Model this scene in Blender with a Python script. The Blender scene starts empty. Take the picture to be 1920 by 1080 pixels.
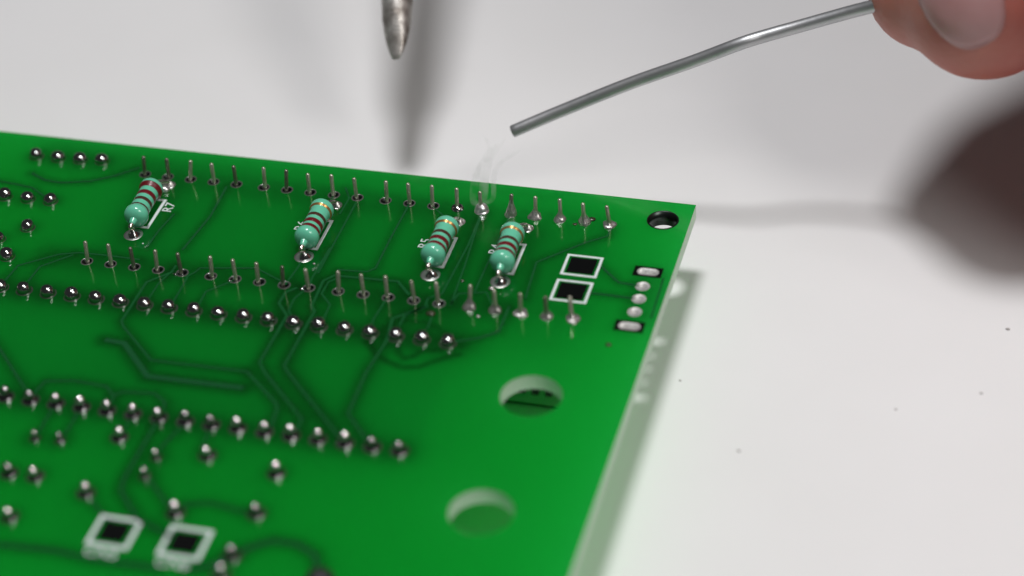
# One Blender unit = 1 cm.  The top face of the circuit board is z = 0.
import bpy, bmesh, math, random
import numpy as np
from mathutils import Vector, Matrix
from mathutils.geometry import delaunay_2d_cdt

sc = bpy.context.scene
random.seed(4)
rng = np.random.RandomState(7)

# ------------------------------------------------------------------ camera
FPX = 4270.47                                   # focal length in pixels of a 1920 wide frame
CAM = np.array([4.5095, -17.6388, 13.3270])
RV = np.array([0.899395, 0.172651, 0.215707])   # rotation vector
def rotmat(rv):
    th = np.linalg.norm(rv); k = rv / th
    K = np.array([[0, -k[2], k[1]], [k[2], 0, -k[0]], [-k[1], k[0], 0]])
    return np.eye(3) + math.sin(th) * K + (1 - math.cos(th)) * K @ K
ROT = rotmat(RV)
RIGHT, UP, BACK = ROT[:, 0], ROT[:, 1], ROT[:, 2]
cd = bpy.data.cameras.new('camera'); cam = bpy.data.objects.new('camera', cd)
sc.collection.objects.link(cam); sc.camera = cam
cam.matrix_world = Matrix([[*ROT[i], CAM[i]] for i in range(3)] + [[0, 0, 0, 1]])
cd.sensor_width = 36; cd.lens = FPX / 1920 * 36
cd.clip_start = 0.5; cd.clip_end = 500
cd.dof.use_dof = True; cd.dof.focus_distance = 22.75; cd.dof.aperture_fstop = 0.134

def at(px, py, z=0.0):
    """point of the place at height z that a measured photo position falls on"""
    d = ROT @ np.array([(px - 960) / FPX, -(py - 540) / FPX, -1.0])
    p = CAM + d * ((z - CAM[2]) / d[2])
    return Vector(p)

# ------------------------------------------------------------------ light
w = bpy.data.worlds.new('World'); sc.world = w; w.use_nodes = True
w.node_tree.nodes['Background'].inputs[0].default_value = (0.95, 0.97, 1.0, 1)
w.node_tree.nodes['Background'].inputs[1].default_value = 0.035
def lamp(name, loc, target, size, power, col):
    l = bpy.data.lights.new(name, 'AREA'); l.shape = 'DISK'; l.size = size; l.energy = power; l.color = col
    o = bpy.data.objects.new(name, l); sc.collection.objects.link(o); o.location = loc
    o.rotation_euler = (Vector(target) - Vector(loc)).to_track_quat('-Z', 'Y').to_euler()
    return o
lamp('key_lamp', (-2.4, 2.4, 35), (0, 0, 0), 7.6, 8100, (0.99, 0.985, 1.0))
lamp('second_lamp', (25, -14, 35), (0, 0, 0), 14.0, 7200, (1.0, 0.972, 0.945))
sc.view_settings.view_transform = 'Standard'; sc.view_settings.look = 'None'
sc.view_settings.exposure = 0; sc.view_settings.gamma = 1
sc.cycles.max_bounces = 10; sc.cycles.volume_bounces = 4; sc.cycles.use_denoising = True
sc.cycles.sample_clamp_indirect = 6

# ------------------------------------------------------------------ helpers
def mesh_obj(name, verts, faces, mat=None, parent=None, smooth=False, mats=None, mi=None):
    me = bpy.data.meshes.new(name); me.from_pydata([tuple(v) for v in verts], [], faces); me.update()
    for m in (mats or ([mat] if mat else [])): me.materials.append(m)
    if mi is not None: me.polygons.foreach_set('material_index', mi)
    if smooth: me.polygons.foreach_set('use_smooth', [True] * len(me.polygons))
    o = bpy.data.objects.new(name, me); sc.collection.objects.link(o)
    if parent: o.parent = parent
    return o
def thing(name, label, cat, loc=(0, 0, 0), group=None):
    o = bpy.data.objects.new(name, None); sc.collection.objects.link(o); o.location = loc
    o.empty_display_size = 0.3
    tag(o, label, cat, group); return o
def tag(o, label=None, cat=None, group=None, kind=None):
    if label: o['label'] = label
    if cat: o['category'] = cat
    if group: o['group'] = group
    if kind: o['kind'] = kind
    return o
def inst(src, name, parent, loc=(0, 0, 0), rz=0.0, scale=(1, 1, 1)):
    o = bpy.data.objects.new(name, src.data if hasattr(src, 'data') else src)
    sc.collection.objects.link(o); o.parent = parent
    o.location = loc; o.rotation_euler = (0, 0, rz); o.scale = scale
    return o
def lathe(profile, n=24, cap0=False, cap1=False):
    """profile: (r, z) list -> verts, faces; r == 0 makes a pole"""
    V, F, rings = [], [], []
    for r, z in profile:
        if r < 1e-6: rings.append([len(V)]); V.append((0, 0, z))
        else:
            rings.append(list(range(len(V), len(V) + n)))
            V += [(r * math.cos(2 * math.pi * i / n), r * math.sin(2 * math.pi * i / n), z) for i in range(n)]
    for a, b in zip(rings, rings[1:]):
        for i in range(n):
            j = (i + 1) % n
            if len(a) == 1: F.append((a[0], b[j], b[i]))
            elif len(b) == 1: F.append((a[i], a[j], b[0]))
            else: F.append((a[i], a[j], b[j], b[i]))
    if cap0: F.append(tuple(reversed(rings[0])))
    if cap1: F.append(tuple(rings[-1]))
    return V, F
def tube(path, radii, n=12, caps=True):
    P = [Vector(p) for p in path]
    if not hasattr(radii, '__len__'): radii = [radii] * len(P)
    V, F = [], []
    ref = Vector((0.13, 0.31, 0.94))
    prev = None
    for k, p in enumerate(P):
        t = (P[min(k + 1, len(P) - 1)] - P[max(k - 1, 0)]).normalized()
        a = (prev - t * prev.dot(t)) if prev else t.cross(ref)
        a.normalize(); b = t.cross(a); prev = a
        V += [p + (a * math.cos(2 * math.pi * i / n) + b * math.sin(2 * math.pi * i / n)) * radii[k] for i in range(n)]
    for k in range(len(P) - 1):
        for i in range(n):
            j = (i + 1) % n
            F.append((k * n + i, k * n + j, (k + 1) * n + j, (k + 1) * n + i))
    if caps: F += [tuple(range(n - 1, -1, -1)), tuple(range((len(P) - 1) * n, len(P) * n))]
    return V, F
def spline(pts, n=8):
    P = [Vector(p) for p in pts]; P = [2 * P[0] - P[1]] + P + [2 * P[-1] - P[-2]]
    out = []
    for i in range(1, len(P) - 2):
        for s in range(n):
            t = s / n
            out.append(0.5 * ((2 * P[i]) + (P[i + 1] - P[i - 1]) * t + (2 * P[i - 1] - 5 * P[i] + 4 * P[i + 1] - P[i + 2]) * t * t
                              + (3 * P[i] - P[i - 1] - 3 * P[i + 1] + P[i + 2]) * t ** 3))
    out.append(P[-2]); return out
def box(x0, x1, y0, y1, z0, z1):
    V = [(x, y, z) for z in (z0, z1) for y in (y0, y1) for x in (x0, x1)]
    return V, [(0, 2, 3, 1), (4, 5, 7, 6), (0, 1, 5, 4), (2, 6, 7, 3), (0, 4, 6, 2), (1, 3, 7, 5)]

# ------------------------------------------------------------------ materials
def pmat(name, col, rough=0.4, metal=0.0, noise=None, bump=None, **kw):
    m = bpy.data.materials.new(name); m.use_nodes = True
    nt = m.node_tree; b = nt.nodes['Principled BSDF']
    b.inputs['Base Color'].default_value = (*col, 1); b.inputs['Roughness'].default_value = rough
    b.inputs['Metallic'].default_value = metal
    for k, v in kw.items(): b.inputs[k.replace('_', ' ')].default_value = v
    tc = nt.nodes.new('ShaderNodeTexCoord')
    if noise:
        scale, col2 = noise
        n = nt.nodes.new('ShaderNodeTexNoise'); n.inputs['Scale'].default_value = scale; n.inputs['Detail'].default_value = 5
        nt.links.new(tc.outputs['Object'], n.inputs['Vector'])
        r = nt.nodes.new('ShaderNodeValToRGB'); r.color_ramp.elements[0].position = 0.35; r.color_ramp.elements[1].position = 0.68
        r.color_ramp.elements[0].color = (*col, 1); r.color_ramp.elements[1].color = (*col2, 1)
        nt.links.new(n.outputs['Fac'], r.inputs['Fac']); nt.links.new(r.outputs['Color'], b.inputs['Base Color'])
    if bump:
        scale, st, dist = bump
        n = nt.nodes.new('ShaderNodeTexNoise'); n.inputs['Scale'].default_value = scale; n.inputs['Detail'].default_value = 4
        nt.links.new(tc.outputs['Object'], n.inputs['Vector'])
        bp = nt.nodes.new('ShaderNodeBump'); bp.inputs['Strength'].default_value = st; bp.inputs['Distance'].default_value = dist
        nt.links.new(n.outputs['Fac'], bp.inputs['Height']); nt.links.new(bp.outputs['Normal'], b.inputs['Normal'])
    return m

M = {}
M['table'] = pmat('white_laminate', (0.80, 0.795, 0.79), 0.45, noise=(0.35, (0.83, 0.825, 0.825)), bump=(60, 0.08, 0.01))
# solder mask: attribute paints in tracks and the soft shade of light they block
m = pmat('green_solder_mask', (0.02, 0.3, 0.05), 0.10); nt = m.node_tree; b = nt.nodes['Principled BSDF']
at_ = nt.nodes.new('ShaderNodeAttribute'); at_.attribute_name = 'copper_shade'
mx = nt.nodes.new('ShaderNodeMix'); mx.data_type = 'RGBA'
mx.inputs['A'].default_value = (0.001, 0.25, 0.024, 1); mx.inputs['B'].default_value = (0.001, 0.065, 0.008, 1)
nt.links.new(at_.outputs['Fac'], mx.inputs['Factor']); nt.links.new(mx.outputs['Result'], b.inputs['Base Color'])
b.inputs['IOR'].default_value = 1.5
n = nt.nodes.new('ShaderNodeTexNoise'); n.inputs['Scale'].default_value = 9; n.inputs['Detail'].default_value = 6
tc = nt.nodes.new('ShaderNodeTexCoord'); nt.links.new(tc.outputs['Object'], n.inputs['Vector'])
mr = nt.nodes.new('ShaderNodeMapRange'); mr.inputs['To Min'].default_value = 0.06; mr.inputs['To Max'].default_value = 0.17
nt.links.new(n.outputs['Fac'], mr.inputs['Value']); nt.links.new(mr.outputs['Result'], b.inputs['Roughness'])
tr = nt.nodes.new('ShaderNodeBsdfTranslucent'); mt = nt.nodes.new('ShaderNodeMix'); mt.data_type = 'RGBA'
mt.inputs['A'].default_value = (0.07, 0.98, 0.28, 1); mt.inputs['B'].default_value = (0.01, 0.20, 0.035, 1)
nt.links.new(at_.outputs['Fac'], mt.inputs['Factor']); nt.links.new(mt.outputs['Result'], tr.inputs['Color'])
ms = nt.nodes.new('ShaderNodeMixShader'); ms.inputs[0].default_value = 0.74
nt.links.new(b.outputs[0], ms.inputs[1]); nt.links.new(tr.outputs[0], ms.inputs[2])
# gloss lies over both: a thin varnish
gl = nt.nodes.new('ShaderNodeBsdfGlossy'); gl.inputs['Color'].default_value = (1, 1, 1, 1)
nt.links.new(mr.outputs['Result'], gl.inputs['Roughness'])
fr = nt.nodes.new('ShaderNodeFresnel'); fr.inputs['IOR'].default_value = 1.5
m2 = nt.nodes.new('ShaderNodeMixShader'); nt.links.new(fr.outputs[0], m2.inputs[0]); nt.links.new(ms.outputs[0], m2.inputs[1]); nt.links.new(gl.outputs[0], m2.inputs[2])
b.inputs['Specular IOR Level'].default_value = 0
nt.links.new(m2.outputs[0], nt.nodes['Material Output'].inputs['Surface'])
M['mask'] = m
m = pmat('pale_fibreglass', (0.88, 0.93, 0.85), 0.5, noise=(22, (0.91, 0.95, 0.88)))
b = m.node_tree.nodes['Principled BSDF']
tr = m.node_tree.nodes.new('ShaderNodeBsdfTranslucent'); tr.inputs['Color'].default_value = (0.9, 0.99, 0.85, 1)
ms = m.node_tree.nodes.new('ShaderNodeMixShader'); ms.inputs[0].default_value = 0.36
m.node_tree.links.new(b.outputs[0], ms.inputs[1]); m.node_tree.links.new(tr.outputs[0], ms.inputs[2]); m.node_tree.links.new(ms.outputs[0], m.node_tree.nodes['Material Output'].inputs['Surface'])
M['edge'] = m
M['trace'] = pmat('mask_over_copper', (0.008, 0.090, 0.024), 0.12)
M['trace_wide'] = pmat('mask_over_wide_copper', (0.009, 0.085, 0.026), 0.14)
M['silk'] = pmat('white_silkscreen', (0.76, 0.82, 0.82), 0.5, noise=(40, (0.62, 0.70, 0.70)))
M['solder'] = pmat('shiny_solder', (0.46, 0.47, 0.46), 0.13, 1.0)
M['solder_dull'] = pmat('dull_solder', (0.66, 0.64, 0.62), 0.36, 0.9, noise=(30, (0.42, 0.40, 0.38)), bump=(35, 0.5, 0.012))
M['solder_hot'] = pmat('molten_solder', (0.97, 0.96, 0.95), 0.34, 1.0)
M['pin'] = pmat('tinned_pin', (0.62, 0.60, 0.50), 0.30, 0.75, noise=(14, (0.45, 0.43, 0.34)))
M['pin_dark'] = pmat('tarnished_pin', (0.34, 0.32, 0.27), 0.30, 0.85, noise=(14, (0.22, 0.21, 0.17)))
M['lead'] = pmat('tinned_lead', (0.80, 0.74, 0.69), 0.22, 1.0)
M['barrel'] = pmat('plated_barrel', (0.52, 0.52, 0.50), 0.35, 1.0)
M['ring'] = pmat('thin_pad_ring', (0.20, 0.24, 0.20), 0.3, 0.9)
M['solder_stub'] = pmat('dark_solder_fillet', (0.24, 0.235, 0.24), 0.14, 1.0)  # solder darkened for the dim reflections on its sides
M['solder_tip'] = pmat('solder_tip_glint', (0.95, 0.95, 0.93), 0.16, 1.0)  # pale colour paints the lamp highlight on the tips
M['solder_wet'] = pmat('wet_solder', (0.50, 0.51, 0.50), 0.05, 1.0)
M['barrel_shaded'] = pmat('plated_barrel_shaded', (0.05, 0.06, 0.055), 0.35, 1.0)  # plating with the inner shade of the holes put into its colour
M['barrel_slot'] = pmat('plated_barrel_bright', (0.75, 0.74, 0.72), 0.5, 0.6, noise=(40, (0.45, 0.44, 0.43)))
M['pad_dark'] = pmat('tinned_pad', (0.12, 0.125, 0.125), 0.16, 1.0)
M['black'] = pmat('black_plastic', (0.012, 0.012, 0.013), 0.5)
M['grey_epoxy'] = pmat('grey_epoxy', (0.10, 0.10, 0.10), 0.6)
M['teal'] = pmat('teal_lacquer', (0.14, 0.57, 0.37), 0.26, bump=(22, 0.10, 0.01), Coat_Weight=0.6, Coat_Roughness=0.08)
M['band_red'] = pmat('red_band', (0.13, 0.004, 0.008), 0.38, Coat_Weight=0.2, Coat_Roughness=0.1)
M['band_brown'] = pmat('brown_band', (0.060, 0.026, 0.014), 0.35, Coat_Weight=0.2, Coat_Roughness=0.1)
M['band_gold'] = pmat('gold_band', (0.50, 0.27, 0.09), 0.28, 0.7)
M['wire'] = pmat('solder_wire_metal', (0.46, 0.47, 0.48), 0.46, 0.9, noise=(2.2, (0.55, 0.55, 0.56)), bump=(7, 0.15, 0.02))
M['tip'] = pmat('tinned_iron_tip', (0.60, 0.58, 0.55), 0.42, 0.7, noise=(4.2, (0.11, 0.085, 0.065)), bump=(9, 0.4, 0.03))
M['steel'] = pmat('iron_barrel_steel', (0.05, 0.045, 0.04), 0.7, 0.3)
M['rubber'] = pmat('iron_handle_rubber', (0.03, 0.03, 0.035), 0.6)
M['skin'] = pmat('skin', (0.47, 0.17, 0.125), 0.5, noise=(0.9, (0.38, 0.085, 0.07)), bump=(13, 0.25, 0.03),
                 Subsurface_Weight=0.5, Subsurface_Scale=0.3, Subsurface_Radius=(1.0, 0.3, 0.2))
M['nail'] = pmat('fingernail', (0.40, 0.21, 0.205), 0.34, noise=(1.4, (0.47, 0.27, 0.27)), Subsurface_Weight=0.3,
                 Subsurface_Scale=0.15, Subsurface_Radius=(1.0, 0.4, 0.3), Coat_Weight=0.2, Coat_Roughness=0.25)
M['crumb'] = pmat('dark_crumb', (0.42, 0.40, 0.38), 0.8)
M['residue'] = pmat('flux_residue', (0.02, 0.045, 0.018), 0.25, noise=(30, (0.05, 0.035, 0.015)))

# ------------------------------------------------------------------ table
ZT = -0.80
N = 24
V, F = box(-60, 60, -45, 75, ZT - 2.5, ZT)
table = mesh_obj('table_surface', V, F, M['table']); tag(table, 'plain white table top under and behind the board', kind='structure')
for i, (px, py, r, lab) in enumerate([(1890, 618, .020, 'tiny dark crumb on the white table at the far right, below the hand shadow'),
                                      (1840, 738, .014, 'tiny pale speck on the white table, lower right of the board'),
                                      (1680, 768, .012, 'tiny faint speck on the white table between the board edge and the right side'),
                                      (1385, 846, .016, 'tiny faint crumb on the white table nearest the right edge of the board'),
                                      (1275, 714, .013, 'tiny speck on the white table just beyond the shadow of the board edge')]):
    bm = bmesh.new(); bmesh.ops.create_icosphere(bm, subdivisions=2, radius=r * .75)
    for v in bm.verts: v.co = Vector((v.co.x * random.uniform(1.2, 1.8), v.co.y, v.co.z * .5)) * random.uniform(.8, 1.15)
    me = bpy.data.meshes.new('crumb'); bm.to_mesh(me); bm.free(); me.materials.append(M['crumb'])
    o = bpy.data.objects.new('crumb', me); sc.collection.objects.link(o); o.location = at(px, py, ZT) + Vector((0, 0, r * .45))
    tag(o, lab, 'crumb', 'crumbs on the white table')

# ------------------------------------------------------------------ circuit board
P = 0.254; G = 0.0448
PINX = [(i - 19) * P + ((i // 5) - 3) * G for i in range(20)]
ROW2Y = -1.524
DIPX, DIPY = -1.0644, -2.0826
row1 = [(271,327.6),(313.8,333.3),(357.4,337.5),(401,341),(445,345),(493.7,352.6),(536.5,357),(582.4,361.7),(626.7,365.6),(670.3,370.8),(722.7,377.2),(767.3,382.4),(812.4,386.3),(858.8,390.2),(904,396),(957,400),(1003.9,407.4),(1050,411.9),(1096,419),(1143.7,423.7)]
top1 = [(268.9,293.4),(312,297.3),(357.4,300.9),(396,306.4),(437.5,310.8),(493.7,313.7),(536.5,318.4),(576.7,325.4),(620.8,327.5),(663.5,333.7),(723.2,339.1),(764.7,343.5),(809.5,347.4),(856,352.6),(899.5,359),(959.1,363.9),(1003.6,368.3),(1049.2,372.7),(1092.7,380.7),(1137.2,385.8)]
row2 = [(162.9,491.3),(208.2,496),(252.9,500.9),(298.2,505.6),(341.8,511.5),(393.4,518.5),(440,523),(485.4,528),(532.6,534.7),(580,539.9),(632.4,546.4),(680.4,551.5),(727,556.7),(775,563.2),(823.3,569.4),(881.5,574.8),(927.4,582),(976.3,588),(1025,594),(1075.6,600)]
top2 = [(159.5,452.4),(202.3,457.6),(243.8,463.6),(290.5,468.8),(332.5,474.5),(393.7,480.2),(435.7,486.1),(480.2,492.4),(528.7,498.9),(572.3,504.6),(633.7,508),(676.5,513.9),(722.2,517.1),(770.7,526.1),(817.3,528.7),(881.7,533.9),(925.9,543.7),(974.8,549.6),(1022.2,555.6),(1070.5,548)]

BX0, BX1, BY0, BY1 = -9.6, 0.772, -6.45, 0.490
TH = 0.16
holes = []      # (cx, cy, rx, ry, kind)
for x in PINX:
    holes.append((x, 0.0, .052, .052, 'pin')); holes.append((x, ROW2Y, .052, .052, 'pin'))
c = at(1243, 413); holes.append((c.x, c.y, .148, .148, 'mount'))
c = at(996, 742); holes.append((c.x, c.y, .285, .285, 'bare'))
c = at(902, 960); holes.append((c.x, c.y, .285, .285, 'bare'))
slots = [(1215, 510), (1180, 612)]; rounds = [(1205, 537), (1198, 560.5), (1190, 585)]
for p in slots: c = at(*p); holes.append((c.x, c.y, .100, .048, 'slot'))
for p in rounds: c = at(*p); holes.append((c.x, c.y, .045, .045, 'slot'))
R_HOLES = [(250, 440), (570, 481), (807, 515), (938, 528)]

def hole_loop(h, n):
    cx, cy, rx, ry, k = h
    if k == 'slot' and rx > ry:
        d = rx - ry; L = []
        for i in range(n):
            a = 2 * math.pi * i / n + 1e-4
            L.append((cx + ry * math.cos(a) + (d if math.cos(a) > 0 else -d), cy + ry * math.sin(a)))
        return L
    return [(cx + rx * math.cos(2 * math.pi * i / n), cy + ry * math.sin(2 * math.pi * i / n)) for i in range(n)]

# traces, as measured on the board face; (points, width, halo strength)
TR = [
 ([(10,526),(34,498),(111,477),(150,474),(200,479),(262,487)], .022, .6),
 ([(52,529),(75,500),(137,478)], .022, .6),
 ([(463,697),(282.7,675.4),(231,612),(228,602),(275,529),(321.6,510.8),(330,498)], .026, .9),
 ([(279,560),(298,531),(321,510)], .020, .6),
 ([(463,697),(518,757),(520,768),(508,800)], .030, .9),
 ([(557,806),(566,786),(557,775),(497,700),(486.7,680),(538,592),(523,569),(536,548),(557,540)], .028, 1.0),
 ([(638,822),(541,700),(533,686),(590,584),(584,574),(593,556),(606,527),(627,517),(746,528),(767,553)], .028, 1.0),
 ([(690,828),(652.6,776),(686,700),(725,639),(736,597.5),(803,574)], .028, .9),
 ([(324,568),(346,531),(352,518),(366,511),(375,503),(480,503),(532,530)], .020, .6),
 ([(371,575),(386,547),(438,526)], .020, .6),
 ([(551,600),(541,583),(552,560),(570,545)], .020, .7),
 ([(606,601),(619,571.5),(603,551),(616,529),(632,522)], .020, .7),
 ([(619,465),(585,522),(578,540)], .020, .6),
 ([(668,380),(596,513)], .022, .6),
 ([(648,352),(655,372),(637,402)], .020, .4),
 ([(767,384),(733,446),(704.5,503),(688,510),(632,506)], .022, .7),
 ([(748.6,612),(759,592),(798,574),(802,560),(829,551),(878,460),(904,398)], .022, .7),
 ([(800.5,618),(808,600),(808,590)], .020, .5),
 ([(844,572),(860,551),(912,548),(927,580)], .020, .6),
 ([(890,547),(950,418),(957,402)], .020, .6),
 ([(880,575),(905,600),(860,640),(846,642)], .020, .0),
 ([(985,560),(1006,492),(1098,455),(1139,443),(1146,428)], .022, .8),
 ([(1122,495),(1160,530),(1198,536)], .026, .7),
 ([(1108,549.6),(1190,560)], .026, .7),
 ([(1244,522),(1221,596)], .016, .4),
 ([(955,575),(935,622),(899,634),(846,642)], .026, .7),
 ([(197,637.5),(233,644),(277,706),(456,728)], .056, 1.0),
 ([(-20,628),(0,655),(54,740)], .026, .8),
 ([(60,742),(85,715),(140,714),(200,725),(213,743),(203,765)], .026, .8),
 ([(212,742),(230,735),(290,738),(310,755),(300,778)], .026, .8),
 ([(425,350),(395,405),(342,469)], .026, .8),
 ([(327,401),(300,430),(275,464)], .022, .7),
 ([(295,790),(233,897),(226,920),(259,975),(330,1010)], .030, 1.0),
 ([(345,795),(301,840),(292,856)], .024, .7),
 ([(103,760),(73,809),(65,818)], .022, .6),
 ([(150,768),(125,810),(112,824)], .022, .6),
 ([(397,800),(378,840),(388,853)], .022, .6),
 ([(272,890),(319,952),(328,962)], .026, .8),
 ([(330,960),(350,946),(393,943),(450,958),(480,962)], .026, .8),
 ([(250,780),(232,805),(224,819)], .022, .5),
 ([(160,925),(190,960),(215,985)], .024, .7),
 ([(350,1070),(400,1058),(470,1026),(510,1014),(555,1020),(590,1040),(600,1078),(604,1100)], .040, 1.0),
 ([(-40,1020),(0,1022),(100,1032),(180,1050),(300,1066)], .036, .9),
 ([(60,325),(84,338),(115,343),(170,340),(215,330),(262,315)], .026, .8),
 ([(-30,336),(0,340),(60,352),(95,376)], .020, .7),
 ([(904,400),(893,430),(871,500),(846,570)], .020, .6),
 ([(812,388),(835,408)], .018, .4),
 ([(1190,585),(1150,600),(1110,606),(1080,600)], .018, .0),
 ([(626,366),(612,392),(560,500),(535,534)], .020, .6),
 ([(298,506),(270,560),(262,573)], .018, .0),
 ([(727,557),(700,600),(695,624)], .020, .6),
]
TRW = [([at(*p).to_2d() for p in pts], wd, s) for pts, wd, s in TR]
# painted-in soft shade of what lies beneath the laminate; dark scribble round joints
UNDER = [([(100,288),(240,312),(380,335),(520,356),(700,376),(880,398)], .20, .55), ([(270,300),(900,352),(1040,372)], .05, .30),
         ([(90,480),(330,508),(560,538),(820,568),(940,580)], .16, .85),
         ([(-20,536),(300,578),(640,620),(850,646)], .15, .8),
         ([(-20,742),(300,786),(560,822),(755,848)], .13, .55),
         ([(540,560),(545,700),(610,800)], .10, .5), ([(700,560),(820,600),(860,640)], .22, .45),
         ([(690,690),(640,790),(560,770)], .06, .4)]
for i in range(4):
    c0 = at(*R_HOLES[i]); UNDER.append(([(c0.x, c0.y), (c0.x + .02, c0.y + .78)], .17, .85))  # soft dark strip below each resistor body
SCRIB = [([(688,642),(703,662),(725,678),(755,689),(785,688),(812,678),(838,670),(860,665)], .030, 1.35),
         ([(745,640),(746,660),(758,673),(775,668),(790,658),(830,655)], .028, .9),
         ([(695,632),(725,612),(760,602),(795,603),(822,615),(842,630),(868,650)], .022, .7),
         ([(700,650),(690,636)], .03, .9)]
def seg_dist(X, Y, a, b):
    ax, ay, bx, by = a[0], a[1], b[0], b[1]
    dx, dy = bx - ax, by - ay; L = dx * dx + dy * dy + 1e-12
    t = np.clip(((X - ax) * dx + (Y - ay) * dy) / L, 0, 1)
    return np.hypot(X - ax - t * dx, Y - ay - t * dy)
def copper_shade(X, Y):  # soft shade round tracks and joints, baked into the attribute
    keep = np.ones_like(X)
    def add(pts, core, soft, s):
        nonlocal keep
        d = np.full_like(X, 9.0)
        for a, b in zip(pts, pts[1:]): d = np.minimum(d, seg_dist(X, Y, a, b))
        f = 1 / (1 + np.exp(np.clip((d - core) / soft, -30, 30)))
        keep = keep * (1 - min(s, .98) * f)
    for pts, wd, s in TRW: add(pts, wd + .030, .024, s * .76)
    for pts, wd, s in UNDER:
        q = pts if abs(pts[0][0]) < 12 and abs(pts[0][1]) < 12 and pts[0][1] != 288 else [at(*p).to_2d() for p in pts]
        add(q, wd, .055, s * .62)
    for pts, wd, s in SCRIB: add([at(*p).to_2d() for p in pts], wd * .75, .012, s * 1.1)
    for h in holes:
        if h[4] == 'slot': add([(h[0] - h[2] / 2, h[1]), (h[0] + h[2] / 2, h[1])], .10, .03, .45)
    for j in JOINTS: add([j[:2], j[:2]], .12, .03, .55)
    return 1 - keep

# joints: x, y, radius, height, kind
JOINTS = []
for i in range(20): JOINTS.append((DIPX - i * P, DIPY, .074, .082, 'dome'))
for i in range(20): JOINTS.append((DIPX - i * P, DIPY - 6 * P, .074, .062, 'stub'))
for p in [(65,822),(113,826),(293,858),(271,893)]: c = at(*p); JOINTS.append((c.x, c.y, .045, .055, 'small'))
for p in [(224,820),(389,854),(518,888),(161,924),(329,962),(481,963),(17,887),(66,893),(18,969),(435,1042),(414,1079)]:
    c = at(*p); JOINTS.append((c.x, c.y, .074, .062, 'stub'))
for p in [(69,293.5),(110,297.5),(151,300.5),(192,302.5),(10,369.5),(53,374),(95,378),(52,427.5),(14,482),(-28,365),(-3,449)]:
    c = at(*p); JOINTS.append((c.x, c.y, .070, .06, 'dome'))

board = thing('circuit_board', 'green printed circuit board lying solder side up with four teal resistors and rows of pins', 'circuit board')
# face triangulation
pts = []
def boundary(n0, x0, y0, x1, y1):
    return [(x0 + (x1 - x0) * i / n0, y0 + (y1 - y0) * i / n0) for i in range(n0)]
outer = boundary(120, BX0, BY0, BX1, BY0) + boundary(100, BX1, BY0, BX1, BY1) + boundary(120, BX1, BY1, BX0, BY1) + boundary(40, BX0, BY1, BX0, BY0)
pts += outer; edges = [(i, (i + 1) % len(outer)) for i in range(len(outer))]
loops = []
for h in holes:
    n = {'pin': 16, 'mount': 40, 'bare': 56, 'slot': 20}[h[4]]
    L = hole_loop(h, n); s = len(pts); pts += L; edges += [(s + i, s + (i + 1) % n) for i in range(n)]
    loops.append((s, n))
gx = np.arange(-9.4, BX1 - .02, .036); gy = np.arange(-6.4, BY1 - .02, .036)
GX, GY = np.meshgrid(gx, gy); GX = GX.ravel(); GY = GY.ravel()
# only where the board can be seen is the fine grid needed
d_cam = np.stack([GX, GY, 0 * GX], 1) - CAM; d_cam = d_cam @ ROT
ux = 960 + FPX * d_cam[:, 0] / -d_cam[:, 2]; uy = 540 - FPX * d_cam[:, 1] / -d_cam[:, 2]
ok = (ux > -160) & (ux < 2000) & (uy < 1200)
for h in holes:
    d = np.hypot((GX - h[0]) / (h[2] + .012), (GY - h[1]) / (h[3] + .012)); ok &= d > 1
GX, GY = GX[ok] + rng.uniform(-.004, .004, ok.sum()), GY[ok] + rng.uniform(-.004, .004, ok.sum())
pts += list(zip(GX.tolist(), GY.tolist()))
vo, eo, fo, ov, oe, of = delaunay_2d_cdt([Vector(p) for p in pts], edges, [], 1, 1e-6)
VO = np.array([[v.x, v.y] for v in vo]); FO = np.array([f[:] for f in fo])
cen = VO[FO].mean(1); keepf = np.ones(len(FO), bool)
for h in holes:
    if h[2] > h[3]:
        dd = h[2] - h[3]; d = np.hypot(np.maximum(np.abs(cen[:, 0] - h[0]) - dd, 0), cen[:, 1] - h[1]) / h[3]
    else: d = np.hypot(cen[:, 0] - h[0], cen[:, 1] - h[1]) / h[2]
    keepf &= d > .995
FO = FO[keepf]
# orient up
a, b_, c_ = VO[FO[:, 0]], VO[FO[:, 1]], VO[FO[:, 2]]
cr = (b_[:, 0] - a[:, 0]) * (c_[:, 1] - a[:, 1]) - (b_[:, 1] - a[:, 1]) * (c_[:, 0] - a[:, 0])
FO = FO[np.abs(cr) > 1e-12]; cr = cr[np.abs(cr) > 1e-12]
FO[cr < 0] = FO[cr < 0][:, ::-1]
nv = len(VO)
from collections import Counter
hed = set()
for f in FO.tolist():
    for i in range(3): hed.add((f[i], f[(i + 1) % 3]))
bed = [(a, b) for a, b in hed if (b, a) not in hed]
verts = [(x, y, 0.0) for x, y in VO] + [(x, y, -TH) for x, y in VO]
faces = [tuple(f) for f in FO.tolist()] + [(f[2] + nv, f[1] + nv, f[0] + nv) for f in FO.tolist()]
mi = [0] * len(faces)
for a, b in bed: faces.append((b, a, a + nv, b + nv)); mi.append(1)
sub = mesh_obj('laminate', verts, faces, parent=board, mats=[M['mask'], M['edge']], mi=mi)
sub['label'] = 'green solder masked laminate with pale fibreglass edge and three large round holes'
cop = copper_shade(VO[:, 0].copy(), VO[:, 1].copy())
am = sub.data.attributes.new('copper_shade', 'FLOAT', 'POINT'); am.data.foreach_set('value', np.concatenate([cop, cop * .2]).astype(np.float32))

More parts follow.
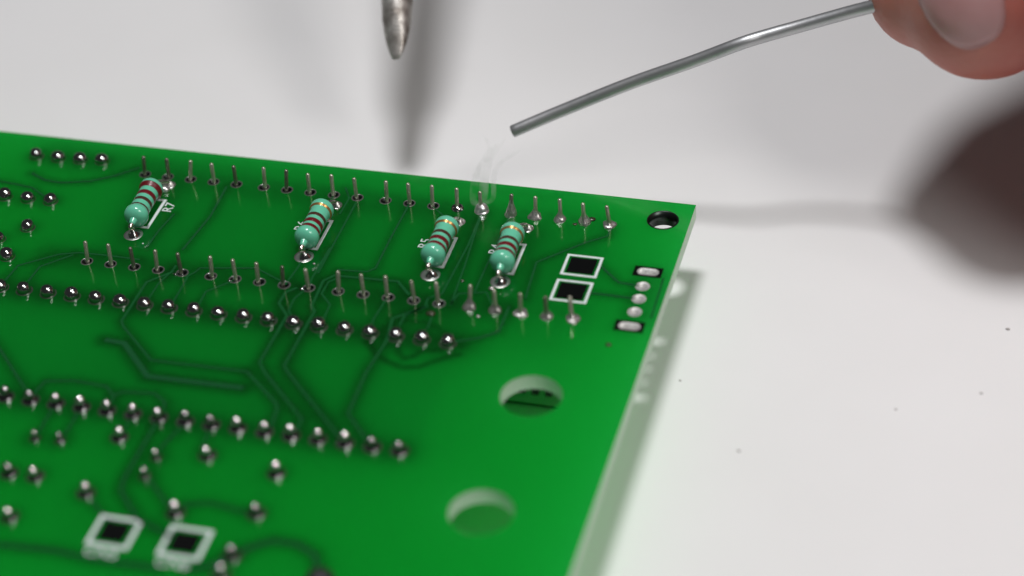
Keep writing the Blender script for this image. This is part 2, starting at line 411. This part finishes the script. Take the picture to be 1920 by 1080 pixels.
# traces: thin raised ribbons
def ribbon(P2, wd, z0=-.001, z1=.0035):
    n = len(P2); L, Rr = [], []
    for i in range(n):
        t0 = (P2[i] - P2[i - 1]).normalized() if i else (P2[1] - P2[0]).normalized()
        t1 = (P2[i + 1] - P2[i]).normalized() if i < n - 1 else t0
        t = (t0 + t1).normalized(); nn = Vector((-t.y, t.x)); k = wd / 2 / max(.5, nn.dot(Vector((-t0.y, t0.x))))
        L.append(P2[i] + nn * k); Rr.append(P2[i] - nn * k)
    V = [(*p, z1) for p in L] + [(*p, z1) for p in Rr] + [(*p, z0) for p in L] + [(*p, z0) for p in Rr]
    F = []
    for i in range(n - 1):
        F += [(i, n + i, n + i + 1, i + 1), (i, i + 1, 2 * n + i + 1, 2 * n + i), (n + i + 1, n + i, 3 * n + i, 3 * n + i + 1)]
    F += [(0, 2 * n, 3 * n, n), (n - 1, 2 * n - 1, 4 * n - 1, 3 * n - 1)]
    return V, F
for k, (p2, wd, s) in enumerate(TRW):
    if s == 0: continue
    V, F = ribbon([Vector(p) for p in p2], wd, z1=.0030 + .0002 * (k % 9))
    mesh_obj('trace', V, F, M['trace_wide'] if wd > .03 else M['trace'], board)

# plated barrels and rings
def ring_mesh(h, n, rim, wall_in, mat, name, inner=None):
    k = h[4]; base = hole_loop((0, 0, h[2], h[3], k), n)
    out = hole_loop((0, 0, h[2] + rim, h[3] + rim, k), n); inn = hole_loop((0, 0, h[2] - wall_in, h[3] - wall_in, k), n)
    V = [(x, y, .002) for x, y in out] + [(x, y, .005) for x, y in inn] + [(x, y, -TH - .005) for x, y in inn] + [(x, y, -TH - .002) for x, y in out]
    F = []
    for i in range(n):
        j = (i + 1) % n
        F += [(i, j, n + j, n + i), (n + i, n + j, 2 * n + j, 2 * n + i), (2 * n + i, 2 * n + j, 3 * n + j, 3 * n + i)]
    me = bpy.data.meshes.new(name); me.from_pydata(V, [], F); me.materials.append(mat); me.materials.append(inner or mat)
    me.polygons.foreach_set('material_index', [0, 1, 0] * n)
    me.polygons.foreach_set('use_smooth', [True] * len(F)); return me
pin_ring = ring_mesh((0, 0, .052, .052, 'pin'), 24, .011, .003, M['barrel'], 'plated_hole', M['barrel_shaded'])
for h in holes:
    if h[4] == 'pin': inst(pin_ring, 'plated_hole', board, (h[0], h[1], 0))
    elif h[4] == 'mount':
        inst(ring_mesh(h, 40, .012, .003, M['barrel_shaded'], 'plated_hole'), 'plated_hole', board, (h[0], h[1], 0))['label'] = 'round mounting hole lined with shade-darkened plating in the far corner'
slot_me = ring_mesh((0, 0, .100, .048, 'slot'), 28, .006, .003, M['barrel_slot'], 'plated_slot')
rnd_me = ring_mesh((0, 0, .045, .045, 'slot'), 24, .024, .003, M['barrel_slot'], 'plated_hole')
for h in holes:
    if h[4] != 'slot': continue
    o = inst(slot_me if h[2] > h[3] else rnd_me, 'plated_slot' if h[2] > h[3] else 'plated_hole', board, (h[0], h[1], 0))
    if h[2] > h[3]:
        # the dark square pad round the slot, a plate with the slot left open
        n = 28; inn = hole_loop((0, 0, .106, .054, 'slot'), n); outp = []
        for x, y in inn:
            a = math.atan2(y / .078, x / .140); c_, s_ = math.cos(a), math.sin(a); q = 1 / max(abs(c_), abs(s_)); outp.append((.140 * c_ * q, .078 * s_ * q))
        for cx_, cy_ in ((.14, .078), (-.14, .078), (-.14, -.078), (.14, -.078)):
            k = min(range(n), key=lambda i: (outp[i][0] - cx_) ** 2 + (outp[i][1] - cy_) ** 2); outp[k] = (cx_, cy_)
        V = [(x, y, .0025) for x, y in outp] + [(x, y, .004) for x, y in inn] + [(x, y, -.001) for x, y in outp]
        F = []
        for i in range(n):
            j = (i + 1) % n; F += [(i, j, n + j, n + i), (2 * n + i, 2 * n + j, j, i)]
        mesh_obj('pad', V, F, M['pad_dark'], board).location = (h[0], h[1], 0)

# solder joints
def joint_mesh(kind, r, hgt, seed, mat):
    rr = random.Random(seed)
    if kind == 'dome':
        pr = [(r * .99, .001), (r, .004), (r * 1.0, .008)] + [(r * math.cos(a) ** .62, .008 + hgt * math.sin(a)) for a in [i * math.pi / 2 / 12 for i in range(1, 12)]] + [(0, .008 + hgt)]
    else:
        t_ = .045
        q_ = r * .93; t_ = .64 * q_
        pr = [(q_ * 1.04, .001), (q_ * 1.04, .010)] + [(q_ * (1 - .40 * (z / hgt) ** 1.3), z) for z in [hgt * k / 6 for k in range(1, 7)]]
        pr += [(t_ * math.cos(a), hgt + .012 + t_ * math.sin(a)) for a in [i * math.pi / 2 / 7 for i in range(7)]] + [(0, hgt + .012 + t_)]
    V, F = lathe(pr, 28)
    dx, dy = rr.uniform(-.1, .1) * r, rr.uniform(-.1, .1) * r; ph = rr.uniform(0, 6)
    V = [(x * (1 + .05 * math.sin(2 * math.atan2(y, x) + ph)) + dx * z / hgt, y + dy * z / hgt, z) for x, y, z in V]
    me = bpy.data.meshes.new('solder_joint'); me.from_pydata(V, [], F); me.materials.append(mat)
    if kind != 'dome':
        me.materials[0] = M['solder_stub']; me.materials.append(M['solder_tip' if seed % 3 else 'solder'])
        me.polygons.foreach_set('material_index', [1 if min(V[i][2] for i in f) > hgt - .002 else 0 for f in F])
    me.polygons.foreach_set('use_smooth', [True] * len(F)); return me
joint_ring = bpy.data.meshes.new('pad')
V, F = lathe([(.066, .0015), (.076, .0026), (.082, .0024), (.084, .0010)], 32); joint_ring.from_pydata(V, [], [f[::-1] for f in F]); joint_ring.materials.append(M['ring'])
variants = {}
for j in JOINTS:
    key = (j[4], random.randrange(6))
    if key not in variants: variants[key] = joint_mesh(j[4], j[2], j[3] * (.9 + .04 * key[1]), key[1] + 3, M['solder_wet' if key[1] % 2 else 'solder'])
    inst(variants[key], 'solder_joint', board, (j[0], j[1], 0), random.uniform(-.4, .4))
    k_ = j[2] / .074; inst(joint_ring, 'pad', board, (j[0], j[1], 0), 0, (k_, k_, 1))

# fillets climbing the pins of the soldered display, and the one being soldered
def cone_joint(lean, h, r, mat, seed, name='solder_joint'):
    rr = random.Random(seed)
    pr = [(r * 1.05, .002), (r, .02), (r * .86, h * .28), (r * .62, h * .52), (r * .42, h * .74), (r * .34, h * .92), (.018, h)]
    V, F = lathe(pr, 24); ph = rr.uniform(0, 6)
    W = []
    for x, y, z in V:
        a = math.atan2(y, x); k = 1 + .10 * math.sin(3 * a + ph) + .06 * math.sin(5 * a - ph + z * 30)
        W.append((x * k + lean[0] * z / .24, y * k + lean[1] * z / .24, z))
    o = mesh_obj(name, W, F, mat, board, True); return o

PZ = 0.245
def pin_geo(base, topv):
    b0 = Vector(base); t = Vector(topv); d = (t - b0) / t.z
    path = [b0 + d * z for z in (-.30, 0, PZ - .012)] + [t]
    return tube(path, [.021, .021, .020, .012], 10)
labs = ['display module under the board, ten bare pins standing up at the far left',
        'display module under the board, bare pins before and behind the second resistor from left',
        'display module under the board, one back pin being soldered under the smoke',
        'display module under the board with all ten pins soldered, nearest the corner mounting hole']
for dsp in range(4):
    x0 = PINX[dsp * 5]; cx = (x0 + PINX[dsp * 5 + 4]) / 2
    t = thing('display_module', labs[dsp], 'display module', (cx, ROW2Y / 2, ZT), 'display modules plugged into the board from below')
    V, F = box(-.575, .575, -.90, .90, .002, -TH - .012 - ZT)
    mesh_obj('housing', V, F, M['black'], t)
    off = Vector((cx, ROW2Y / 2, ZT))
    for i in range(5):
        k = dsp * 5 + i
        for rowy, bp_, tp_ in ((0.0, row1[k], top1[k]), (ROW2Y, row2[k], top2[k])):
            tv = at(*tp_, PZ); hx = PINX[k]
            ll = Vector((tv.x - hx, tv.y - rowy)); ll = Vector((max(-.05, min(.05, ll.x)), max(-.05, min(.05, ll.y))))
            base = Vector((hx, rowy, 0)) + Vector((ll.x * .25 + random.uniform(-.012, .012), ll.y * .25 - .008, 0)); top = Vector((hx + ll.x, rowy + ll.y, PZ * (1 + random.uniform(-.03, .03))))
            top = Vector((tv.x, tv.y, PZ)) if (Vector((tv.x, tv.y)) - Vector((hx, rowy))).length < .09 else top
            V, F = pin_geo(base, top)
            mesh_obj('pin', [v - off for v in V], F, M['pin' if random.random() < .62 else 'pin_dark'], t, True)
            lean = (top.x - hx, top.y - rowy)
            if dsp == 3:
                h_, r_ = [(.19, .058), (.10, .066), (.10, .058), (.12, .062), (.07, .064)][i] if rowy == 0 else [(.11, .062), (.10, .060), (.055, .066), (.09, .056), (.06, .064)][i]
                o = cone_joint(lean, h_, r_, M['solder_dull'], k * 3 + int(rowy)); o.location = (hx, rowy, 0)
                o['label'] = 'dull grey solder fillet climbing a pin'
            if k == 14 and rowy == 0:
                V, F = lathe([(.075, .002), (.073, .02)] + [(.072 * math.cos(a), .02 + .075 * math.sin(a)) for a in (0, .3, .6, .9, 1.2)] + [(.015, .10)], 28)
                o = mesh_obj('solder_joint', V, F, M['solder_hot'], board, True); o.location = (hx, 0, 0); o['label'] = 'bright molten solder blob just formed under the smoke'
            if k == 13 and rowy == 0:
                V, F = lathe([(.066, .002), (.064, .012), (.055, .03), (.034, .04), (.02, .045)], 24)
                o = mesh_obj('solder_joint', V, F, M['solder'], board, True); o.location = (hx, 0, 0)

# ------------------------------------------------------------------ resistors (soldered: parts of the board)
def resistor(hole_px, flip, dx, pull):
    h0 = at(*hole_px); L = .635; rz = .118
    y0 = h0.y + .055; yc = y0 + L / 2; xc = h0.x + dx
    def prof(s):                       # s along the body, 0 = near end
        e = .165
        if s < e or s > L - e:
            q = (s if s < e else L - s) / e
            return .124 * max(0, 1 - (1 - min(q * 1.9, 1)) ** 2.3) ** .5 if q < .62 else .124 - .022 * (0.5 - .5 * math.cos((q - .62) / .38 * math.pi))
        return .102
    def band_prof(s): return prof(s) + .0012
    ns = 64; S = [L * (1 - math.cos(math.pi * i / ns)) / 2 for i in range(ns + 1)]
    V, F = lathe([(max(prof(s), 0.0), s) for s in S], 32)
    # a neck of lacquer where the lead leaves
    body = mesh_obj('resistor', V, F, M['teal'], board, True)
    BM = Matrix.Translation((xc, y0, rz + .018)) @ Matrix.Rotation(random.uniform(-.03, .03) + pull, 4, 'Z') @ Matrix.Rotation(-math.pi / 2, 4, 'X') @ Matrix.Rotation(0, 4, 'Z')
    body.matrix_local = BM
    bands = [(.158, .056, 'band_red'), (.252, .058, 'band_red'), (.352, .046, 'band_brown'), (.500, .024, 'band_gold')]
    if flip: bands = [(.168, .022, 'band_brown'), (.262, .048, 'band_brown'), (.372, .062, 'band_red'), (.500, .060, 'band_red')]
    for c0, wd, mt in bands:
        ss = [c0 - wd / 2 + wd * i / 6 for i in range(7)]
        pr = [(prof(ss[0]) - .002, ss[0])] + [(band_prof(s), s) for s in ss] + [(prof(ss[-1]) - .002, ss[-1])]
        V, F = lathe(pr, 32); mesh_obj('colour_band', V, F, M[mt], body, True)['label'] = {'band_red': 'red band', 'band_brown': 'brown band', 'band_gold': 'thin gold band'}[mt]
    # leads: body local z runs along the axis, local y is down (-world z)
    inv = BM.inverted()
    nearend = Vector((xc, y0, rz + .018)); far = nearend + Vector((-math.sin(pull) * L, L, 0))
    path = spline([nearend + Vector((0, .03, 0)), nearend + Vector((0, -.035, -.01)), nearend + Vector((-.003, -.085, -.03)), Vector((h0.x, h0.y + .01, .06)), Vector((h0.x, h0.y, -.05))], 6)
    rad = [.046 - .023 * min(1, i / 9) for i in range(len(path))]
    ko = 7
    V, F = tube([inv @ p for p in path[:ko + 1]], rad[:ko + 1], 14); mesh_obj('lacquer_neck', V, F, M['teal'], body, True)
    V, F = tube([inv @ p for p in path[ko - 1:]], .0235, 12); mesh_obj('lead', V, F, M['lead'], body, True)
    h1 = Vector((h0.x + .035, h0.y + .785 + .10, 0))
    path = spline([far + Vector((0, -.03, 0)), far + Vector((.005, .045, -.01)), Vector((h1.x, h1.y - .02, .05)), Vector((h1.x, h1.y, -.05))], 6)
    V, F = tube([inv @ p for p in path], .0235, 12); mesh_obj('lead', V, F, M['lead'], body, True)
    # ring pad and solder round each lead
    for q, hp in enumerate((h0, h1)):
        k_ = 1.0 if q == 0 else .68
        V, F = lathe([(.098 * k_, .0015), (.092 * k_, .004), (.078 * k_, .005), (.072 * k_, .0045), (.05 * k_, .004), (0, .004)], 32)
        o = mesh_obj('pad', V, F, M['barrel'], board, True); o.location = (hp.x, hp.y, 0)
        V, F = lathe([(.062, .003), (.055, .012), (.046, .026), (.033, .040), (.022, .052), (.012, .056), (0, .056)], 24)
        ph = random.uniform(0, 6)
        V = [(x * (1 + .12 * math.sin(3 * math.atan2(y, x) + ph)), y * (1 + .12 * math.sin(2 * math.atan2(y, x) + ph)), z) for x, y, z in V]
        if q: V = [(x * .85, y * .85, z * .9) for x, y, z in V]
        o = mesh_obj('solder_joint', V, F, M['solder' if q == 0 else 'solder_dull'], board, True); o.location = (hp.x + .012, hp.y - .005, 0)
    return body
rl = [('teal resistor at the far left with its red bands at the far end, beside the printed R7', True, .0, .03),
      ('teal resistor second from the left, standing over the printed R6', False, -.005, .0),
      ('teal resistor third from the left, over the printed R5 with a white line on its right', False, -.005, -.035),
      ('teal resistor nearest the mounting hole, over the printed R4', False, -.005, .02)]
for i, (lb, fl, dx, pull) in enumerate(rl):
    r = resistor(R_HOLES[i], fl, dx, pull); r['label'] = lb

# ------------------------------------------------------------------ silkscreen
def text_part(s, loc, rz, height, label, sx=1.0, wide=.016):
    cu = bpy.data.curves.new('printed_text', 'FONT'); cu.body = s; cu.size = height / .73; cu.resolution_u = 3
    cu.align_x = 'CENTER'; cu.align_y = 'CENTER'; cu.offset = 0.0; cu.extrude = .001
    tmp = bpy.data.objects.new('tmp', cu); sc.collection.objects.link(tmp)
    dg = bpy.context.evaluated_depsgraph_get(); me = bpy.data.meshes.new_from_object(tmp.evaluated_get(dg))
    bpy.data.objects.remove(tmp); me.materials.clear(); me.materials.append(M['silk']); me.name = 'printed_text'
    o = bpy.data.objects.new('printed_text', me); sc.collection.objects.link(o); o.parent = board
    o.location = loc; o.rotation_euler = (0, 0, rz); o.scale = (sx, 1, 1); o['label'] = label
    return o
def line_part(p2, wd, label=None, z=.0055):
    V, F = ribbon([Vector(p) for p in p2], wd, .0008, z); o = mesh_obj('printed_line', V, F, M['silk'], board)
    if label: o['label'] = label
for i, hp in enumerate(R_HOLES):
    h0 = at(*hp); x = h0.x + [.10, .085, .085, .085][i]; yb = h0.y + .135; yt = yb + .475
    line_part([(x - .15, yb), (x, yb), (x, yt), (x - .10, yt)], .030, 'white printed outline beside a resistor')
c = at(314, 389); text_part('R7', (c.x + .02, c.y, .003), math.pi / 2, .108, 'printed text R7')
for s, px in (('R6', (565, 424)), ('R5', (797, 457)), ('R4', (929, 468))):
    c = at(*px); text_part(s, (c.x, c.y, .003), math.pi / 2, .108, 'printed text ' + s)
def frame(px, half_w, half_h, wd, label, pw, ph):
    c = at(*px); x0, x1, y0, y1 = c.x - half_w, c.x + half_w, c.y - half_h, c.y + half_h
    V = []; F = []
    O = [(x0, y0), (x1, y0), (x1, y1), (x0, y1)]; I = [(x0 + wd, y0 + wd), (x1 - wd, y0 + wd), (x1 - wd, y1 - wd), (x0 + wd, y1 - wd)]
    V = [(*p, .004) for p in O + I] + [(*p, .0005) for p in O + I]
    for i in range(4):
        j = (i + 1) % 4; F += [(i, j, 4 + j, 4 + i), (8 + j, 8 + i, 12 + i, 12 + j), (8 + i, 8 + j, j, i), (4 + i, 4 + j, 12 + j, 12 + i)]
    mesh_obj('printed_frame', V, F, M['silk'], board)['label'] = label
    V, F = box(-pw, pw, -ph, ph, -.001, .006); o = mesh_obj('pad', V, F, M['pad_dark'], board); o.location = (c.x, c.y, 0); o['label'] = 'dark mirror bright square pad'
    return c
frame((1091, 499), .180, .165, .026, 'white printed square frame, the farther of the pair by the right edge', .130, .118)
frame((1071.5, 546.5), .180, .165, .026, 'white printed square frame, the nearer of the pair by the right edge', .130, .118)
for px, s in (((214, 998), 'CN5'), ((347, 1018), 'CN6')):
    c = frame(px, .195, .185, .036, 'blurred white printed frame above the text ' + s, .118, .112)
    text_part(s, (c.x - .01, c.y - .262, .003), 0, .115, 'printed text ' + s)

# specks, burnt flux residue and small solder splashes (one object each)
for px, r, mt in [((808, 589), .038, 'residue'), ((897, 594), .014, 'solder_dull'), ((1141, 647), .024, 'residue'), ((589, 495), .012, 'solder_dull'),
                  ((341.5, 516), .015, 'solder'), ((328, 515), .015, 'solder'), ((867, 527), .016, 'residue'), ((566, 543), .018, 'solder'), ((430, 527), .014, 'solder'),
                  ((823, 571), .016, 'solder'), ((268, 457), .008, 'silk'), ((250, 449), .006, 'silk'), ((48, 530), .007, 'silk'), ((1078, 421), .02, 'residue'), ((1110, 412), .03, 'residue'),
                  ((922, 542), .024, 'solder_dull'), ((308, 357), .055, 'solder_hot'), ((317, 350), .02, 'solder_hot')]:
    bm = bmesh.new(); bmesh.ops.create_icosphere(bm, subdivisions=3, radius=r)
    for v in bm.verts: v.co = Vector((v.co.x * 1.2, v.co.y, max(v.co.z * (.45 if mt == 'residue' else .8), -r * .3))) * (1 + .1 * math.sin(v.co.x * 400 + v.co.y * 300))
    me = bpy.data.meshes.new('splash'); bm.to_mesh(me); bm.free(); me.materials.append(M[mt])
    me.polygons.foreach_set('use_smooth', [True] * len(me.polygons))
    o = bpy.data.objects.new('flux_residue' if mt == 'residue' else 'solder_splash' if 'solder' in mt else 'dust_fleck', me)
    sc.collection.objects.link(o); o.parent = board; c = at(*px); o.location = (c.x, c.y, r * .25)

# under side: chip socket, a connector with black legs, a lead
V, F = box(DIPX - 19 * P - .13, DIPX + .13, DIPY - 6 * P - .13, DIPY + .13, -.62, -TH - .006)
mesh_obj('chip_socket', V, F, M['black'], board)
CL = at(1010, 733, -.55)
for i in range(4):
    V, F = box(-.032, .032, -.03, .03, -.58, -TH - .004); o = mesh_obj('connector_leg', V, F, M['black'], board); o.location = (CL.x - .16 + i * .13, CL.y, 0)
V, F = box(CL.x - .3, CL.x + .45, CL.y + .32, CL.y + .5, -.50, -TH - .006); o = mesh_obj('connector', V, F, M['grey_epoxy'], board)
a_, b2 = at(950, 752, -.77), at(1040, 764, -.77)
V, F = tube([a_ - (b2 - a_) * .3, a_, b2, b2 + (b2 - a_) * .1], .010, 8); mesh_obj('jumper_lead', V, F, M['black'], board)
for px, r in [((600, 1092), .13)]:
    c = at(*px); V, F = lathe([(r, .002), (r * .98, .03), (r * .8, .07), (r * .4, .10), (0, .105)], 28); o = mesh_obj('component_stub', V, F, M['black'], board, True); o.location = (c.x, c.y, 0)

# ------------------------------------------------------------------ soldering iron
iron = thing('soldering_iron', 'soldering iron tip of stained silver metal pointing down over the white table', 'soldering iron', tuple(at(743, 112, .66)))
T = at(743, 112, .66)
ax = Vector((-.20, 1.0, .62)); ax = (ax - Vector(RIGHT) * (ax.dot(Vector(RIGHT)))) + Vector(RIGHT) * (-.004); ax.normalize()
def along(profile, n=28, squash=None):
    V, F = lathe(profile, n)
    q = Vector((0, 0, 1)).rotation_difference(ax)
    out = []
    for x, y, z in V:
        if squash and z < squash: k = .35 + .65 * (z / squash); x *= 1; y *= k
        out.append(q @ Vector((x, y, z)))
    return out, F
V, F = along([(0, 0), (.040, .01), (.072, .07), (.105, .17), (.135, .30), (.158, .48), (.170, .70), (.185, .9), (.21, 1.2)], squash=.5)
mesh_obj('tip', V, F, M['tip'], iron, True)
V, F = along([(.205, 1.18), (.23, 1.25), (.28, 1.5), (.31, 1.9), (.34, 7.5), (.46, 7.52), (.46, 8.2)]); mesh_obj('barrel', V, F, M['steel'], iron, True)
V, F = along([(.36, 8.15), (.85, 8.2), (.95, 8.5), (.85, 9.5), (.80, 13), (.9, 18), (.5, 18.4), (0, 18.4)]); mesh_obj('handle', V, F, M['rubber'], iron, True)

# ------------------------------------------------------------------ solder wire
WP = [at(960, 247, .22), at(1050, 209, .42), at(1180, 157, .74), at(1300, 115, 1.04), at(1385, 83, 1.26), at(1432, 68, 1.32), at(1500, 49, 1.42), at(1600, 21, 1.62), at(1700, -4, 1.86), at(1760, -22, 1.94)]
WP += [WP[-1] + Vector((1.2, .9, .6)), WP[-1] + Vector((2.6, 2.6, 2.2)), WP[-1] + Vector((4.5, 4.5, 5.0))]
WS = spline(WP, 8); V, F = tube([WS[0], WS[0].lerp(WS[1], .04), WS[0].lerp(WS[1], .2)] + WS[1:], [.046, .061] + [.066] * len(WS), 16)
wire = mesh_obj('solder_wire', V, F, M['wire'], None, True); tag(wire, 'grey solder wire with a slight bend held out from the hand toward the pins', 'solder wire')

# ------------------------------------------------------------------ hand (one continuous skin)
TH0 = at(1848, -7, 1.95); IX0 = at(1742, -22, 1.80)
U, Bk, Rt = Vector(UP), Vector(BACK), Vector(RIGHT)
th = [(TH0, .82), (TH0 + U * 1.2 - Bk * .22 + Rt * .05, .82), (TH0 + U * 2.6 + Bk * .3 + Rt * .5, .90), (TH0 + U * 4.6 + Bk * 1.6 + Rt * 1.6, 1.1)]
ix = [(IX0, .62), (IX0 + U * 1.4 - Bk * .2 + Rt * .5, .72), (IX0 + U * 3.0 + Rt * 1.2, .80), (IX0 + U * 5.2 - Bk * .6 + Rt * 2.6, .95)]
def finger(o1, o2, o3, base):
    return [(IX0 + o1, .66), (IX0 + o2, .78), (IX0 + o3, .9), (base, 1.2)]
palmc = IX0 + U * 1.4 + Rt * 3.5 + Bk * 3.6  # unseen palm, curled fingers and arm, shaped to block the second lamp
mid = finger(Rt * 2.2 + Bk * .4 - U * .2, Rt * 2.2 + Bk * .9 + U * 1.4, Rt * 2.6 + U * 2.8 + Bk * 2.0, palmc)
rin = finger(Rt * 2.4 + Bk * 1.6 - U * .6, Rt * 2.5 + Bk * 2.4 + U * .6, Rt * 2.8 + U * 2.2 + Bk * 3.2, palmc)
lit = finger(Rt * 3.0 + Bk * 2.8 - U * .9, Rt * 3.0 + Bk * 3.8 - U * .1, Rt * 3.4 + U * 1.2 + Bk * 4.4, palmc)
palm = [(palmc, 1.9), (IX0 + Rt * 2.6 + U * 3.2 + Bk * 4.6, 1.5), (IX0 + Rt * 1.9 + U * 3.8 + Bk * 4.8, 1.4), (IX0 + Rt * 3.6 + U * 3.4 + Bk * 3.4, 1.5), (palmc + Rt * 1.6, 2.1)]
arm = [(palmc + Rt * 1.0, 2.1), (palmc + Rt * 3.6 + Bk * 1.6 + U * .6, 2.2), (palmc + Rt * 8 + Bk * 4 + U * 2, 2.8), (palmc + Rt * 14 + Bk * 8 + U * 3, 3.6)]
cm = [(IX0 + U * 5.2 - Bk * .6 + Rt * 2.6, .95), (IX0 + Rt * 3.6 + U * 3.4 + Bk * 3.4, 1.5), (TH0 + U * 4.6 + Bk * 1.6 + Rt * 1.6, 1.1)]
bm = bmesh.new()
def ball(p, r):
    bmesh.ops.create_icosphere(bm, subdivisions=3, radius=r, matrix=Matrix.Translation(p))
for chain in (th, ix, mid, rin, lit, palm, arm, cm):
    for (p0, r0), (p1, r1) in zip(chain, chain[1:]):
        n = max(2, int((p1 - p0).length / (.22 * min(r0, r1))))
        for i in range(n + 1): t = i / n; ball(p0.lerp(p1, t), r0 + (r1 - r0) * t)
me = bpy.data.meshes.new('hand'); bm.to_mesh(me); bm.free()
tmp = bpy.data.objects.new('tmp', me); sc.collection.objects.link(tmp)
md = tmp.modifiers.new('r', 'REMESH'); md.mode = 'VOXEL'; md.voxel_size = .11
md = tmp.modifiers.new('s', 'SMOOTH'); md.factor = .5; md.iterations = 5
dg = bpy.context.evaluated_depsgraph_get(); me2 = bpy.data.meshes.new_from_object(tmp.evaluated_get(dg)); bpy.data.objects.remove(tmp)
me2.materials.clear(); me2.materials.append(M['skin']); me2.polygons.foreach_set('use_smooth', [True] * len(me2.polygons)); me2.name = 'person'
hand = bpy.data.objects.new('person', me2); sc.collection.objects.link(hand)
tag(hand, 'bare hand of a person pinching the solder wire between thumb and forefinger', 'person')
# thumb nail: a thick curved plate following the tip
ndir = (Rt * -.64 + U * .32 + Bk * .70).normalized()
long_ = (Rt * .45 - U * .88); long_ = (long_ - ndir * long_.dot(ndir)).normalized(); side = ndir.cross(long_)
def nail(center, R, half_l, half_w, ndir, long_, side, lab):
    V, F = [], []; nr, na = 10, 40
    for layer, rad in ((0, R + .045), (1, R - .06)):
        for i in range(nr + 1):
            for a in range(na):
                q = i / nr; an = 2 * math.pi * a / na
                cu, su = math.cos(an), math.sin(an)
                cu = math.copysign(abs(cu) ** .8, cu); su = math.copysign(abs(su) ** .8, su)
                u, v = half_l * q * cu, half_w * q * su
                d = (ndir * math.cos(v * .9) * math.cos(u * .75) + long_ * math.sin(u * .75) * 1.0 + side * math.sin(v * .9)).normalized()
                V.append(center + d * (rad - (.03 * q ** 6 if layer == 0 else 0)))
    L = (nr + 1) * na
    for layer in (0, 1):
        for i in range(nr):
            for a in range(na):
                b = (a + 1) % na; f = (layer * L + i * na + a, layer * L + (i + 1) * na + a, layer * L + (i + 1) * na + b, layer * L + i * na + b)
                F.append(f if layer == 0 else f[::-1])
    for a in range(na):
        b = (a + 1) % na; F.append((nr * na + a, L + nr * na + a, L + nr * na + b, nr * na + b))
    o = mesh_obj('fingernail', V, F, M['nail'], hand, True); o['label'] = lab
nail(TH0 + Rt * .02, .80, 1.52, .60, ndir, long_, side, 'pinkish thumbnail turned to the viewer')

# ------------------------------------------------------------------ smoke
def smoke():
    j = Vector((PINX[14], 0, .1))
    paths = [([j, at(888, 378, .16), at(890, 345, .30), at(903, 314, .46), at(922, 288, .60), at(950, 258, .72)], [.03, .035, .045, .055, .05, .015]),
             ([j, at(924, 372, .18), at(926, 332, .38), at(938, 306, .50), at(962, 290, .58), at(985, 278, .62)], [.025, .028, .032, .03, .022, .008]),
             ([j, at(906, 368, .18), at(908, 335, .36), at(916, 300, .52), at(918, 276, .62), at(905, 250, .74)], [.03, .05, .055, .045, .03, .01])]
    V, F = [], []
    for pth, rr in paths:
        sp = spline(pth, 6); rad = [np.interp(i / 6, range(len(rr)), rr) for i in range(len(sp))]
        v, f = tube(sp, rad, 14); s = len(V); V += v; F += [tuple(s + k for k in q) for q in f]
    m = bpy.data.materials.new('flux_smoke'); m.use_nodes = True; nt = m.node_tree; nt.nodes.remove(nt.nodes['Principled BSDF'])
    vol = nt.nodes.new('ShaderNodeVolumePrincipled'); vol.inputs['Color'].default_value = (1, 1, 1, 1)
    tc = nt.nodes.new('ShaderNodeTexCoord'); n = nt.nodes.new('ShaderNodeTexNoise'); n.inputs['Scale'].default_value = 7
    nt.links.new(tc.outputs['Object'], n.inputs['Vector'])
    mr = nt.nodes.new('ShaderNodeMapRange'); mr.inputs['From Min'].default_value = .35; mr.inputs['From Max'].default_value = .68; mr.inputs['To Max'].default_value = 4.5; mr.inputs['To Min'].default_value = .15
    nt.links.new(n.outputs['Fac'], mr.inputs['Value']); nt.links.new(mr.outputs['Result'], vol.inputs['Density'])
    nt.links.new(vol.outputs['Volume'], nt.nodes['Material Output'].inputs['Volume'])
    o = mesh_obj('smoke', V, F, m, None, True); tag(o, 'thin wisp of smoke rising from the joint being soldered toward the wire end', 'smoke', kind='stuff')
smoke()
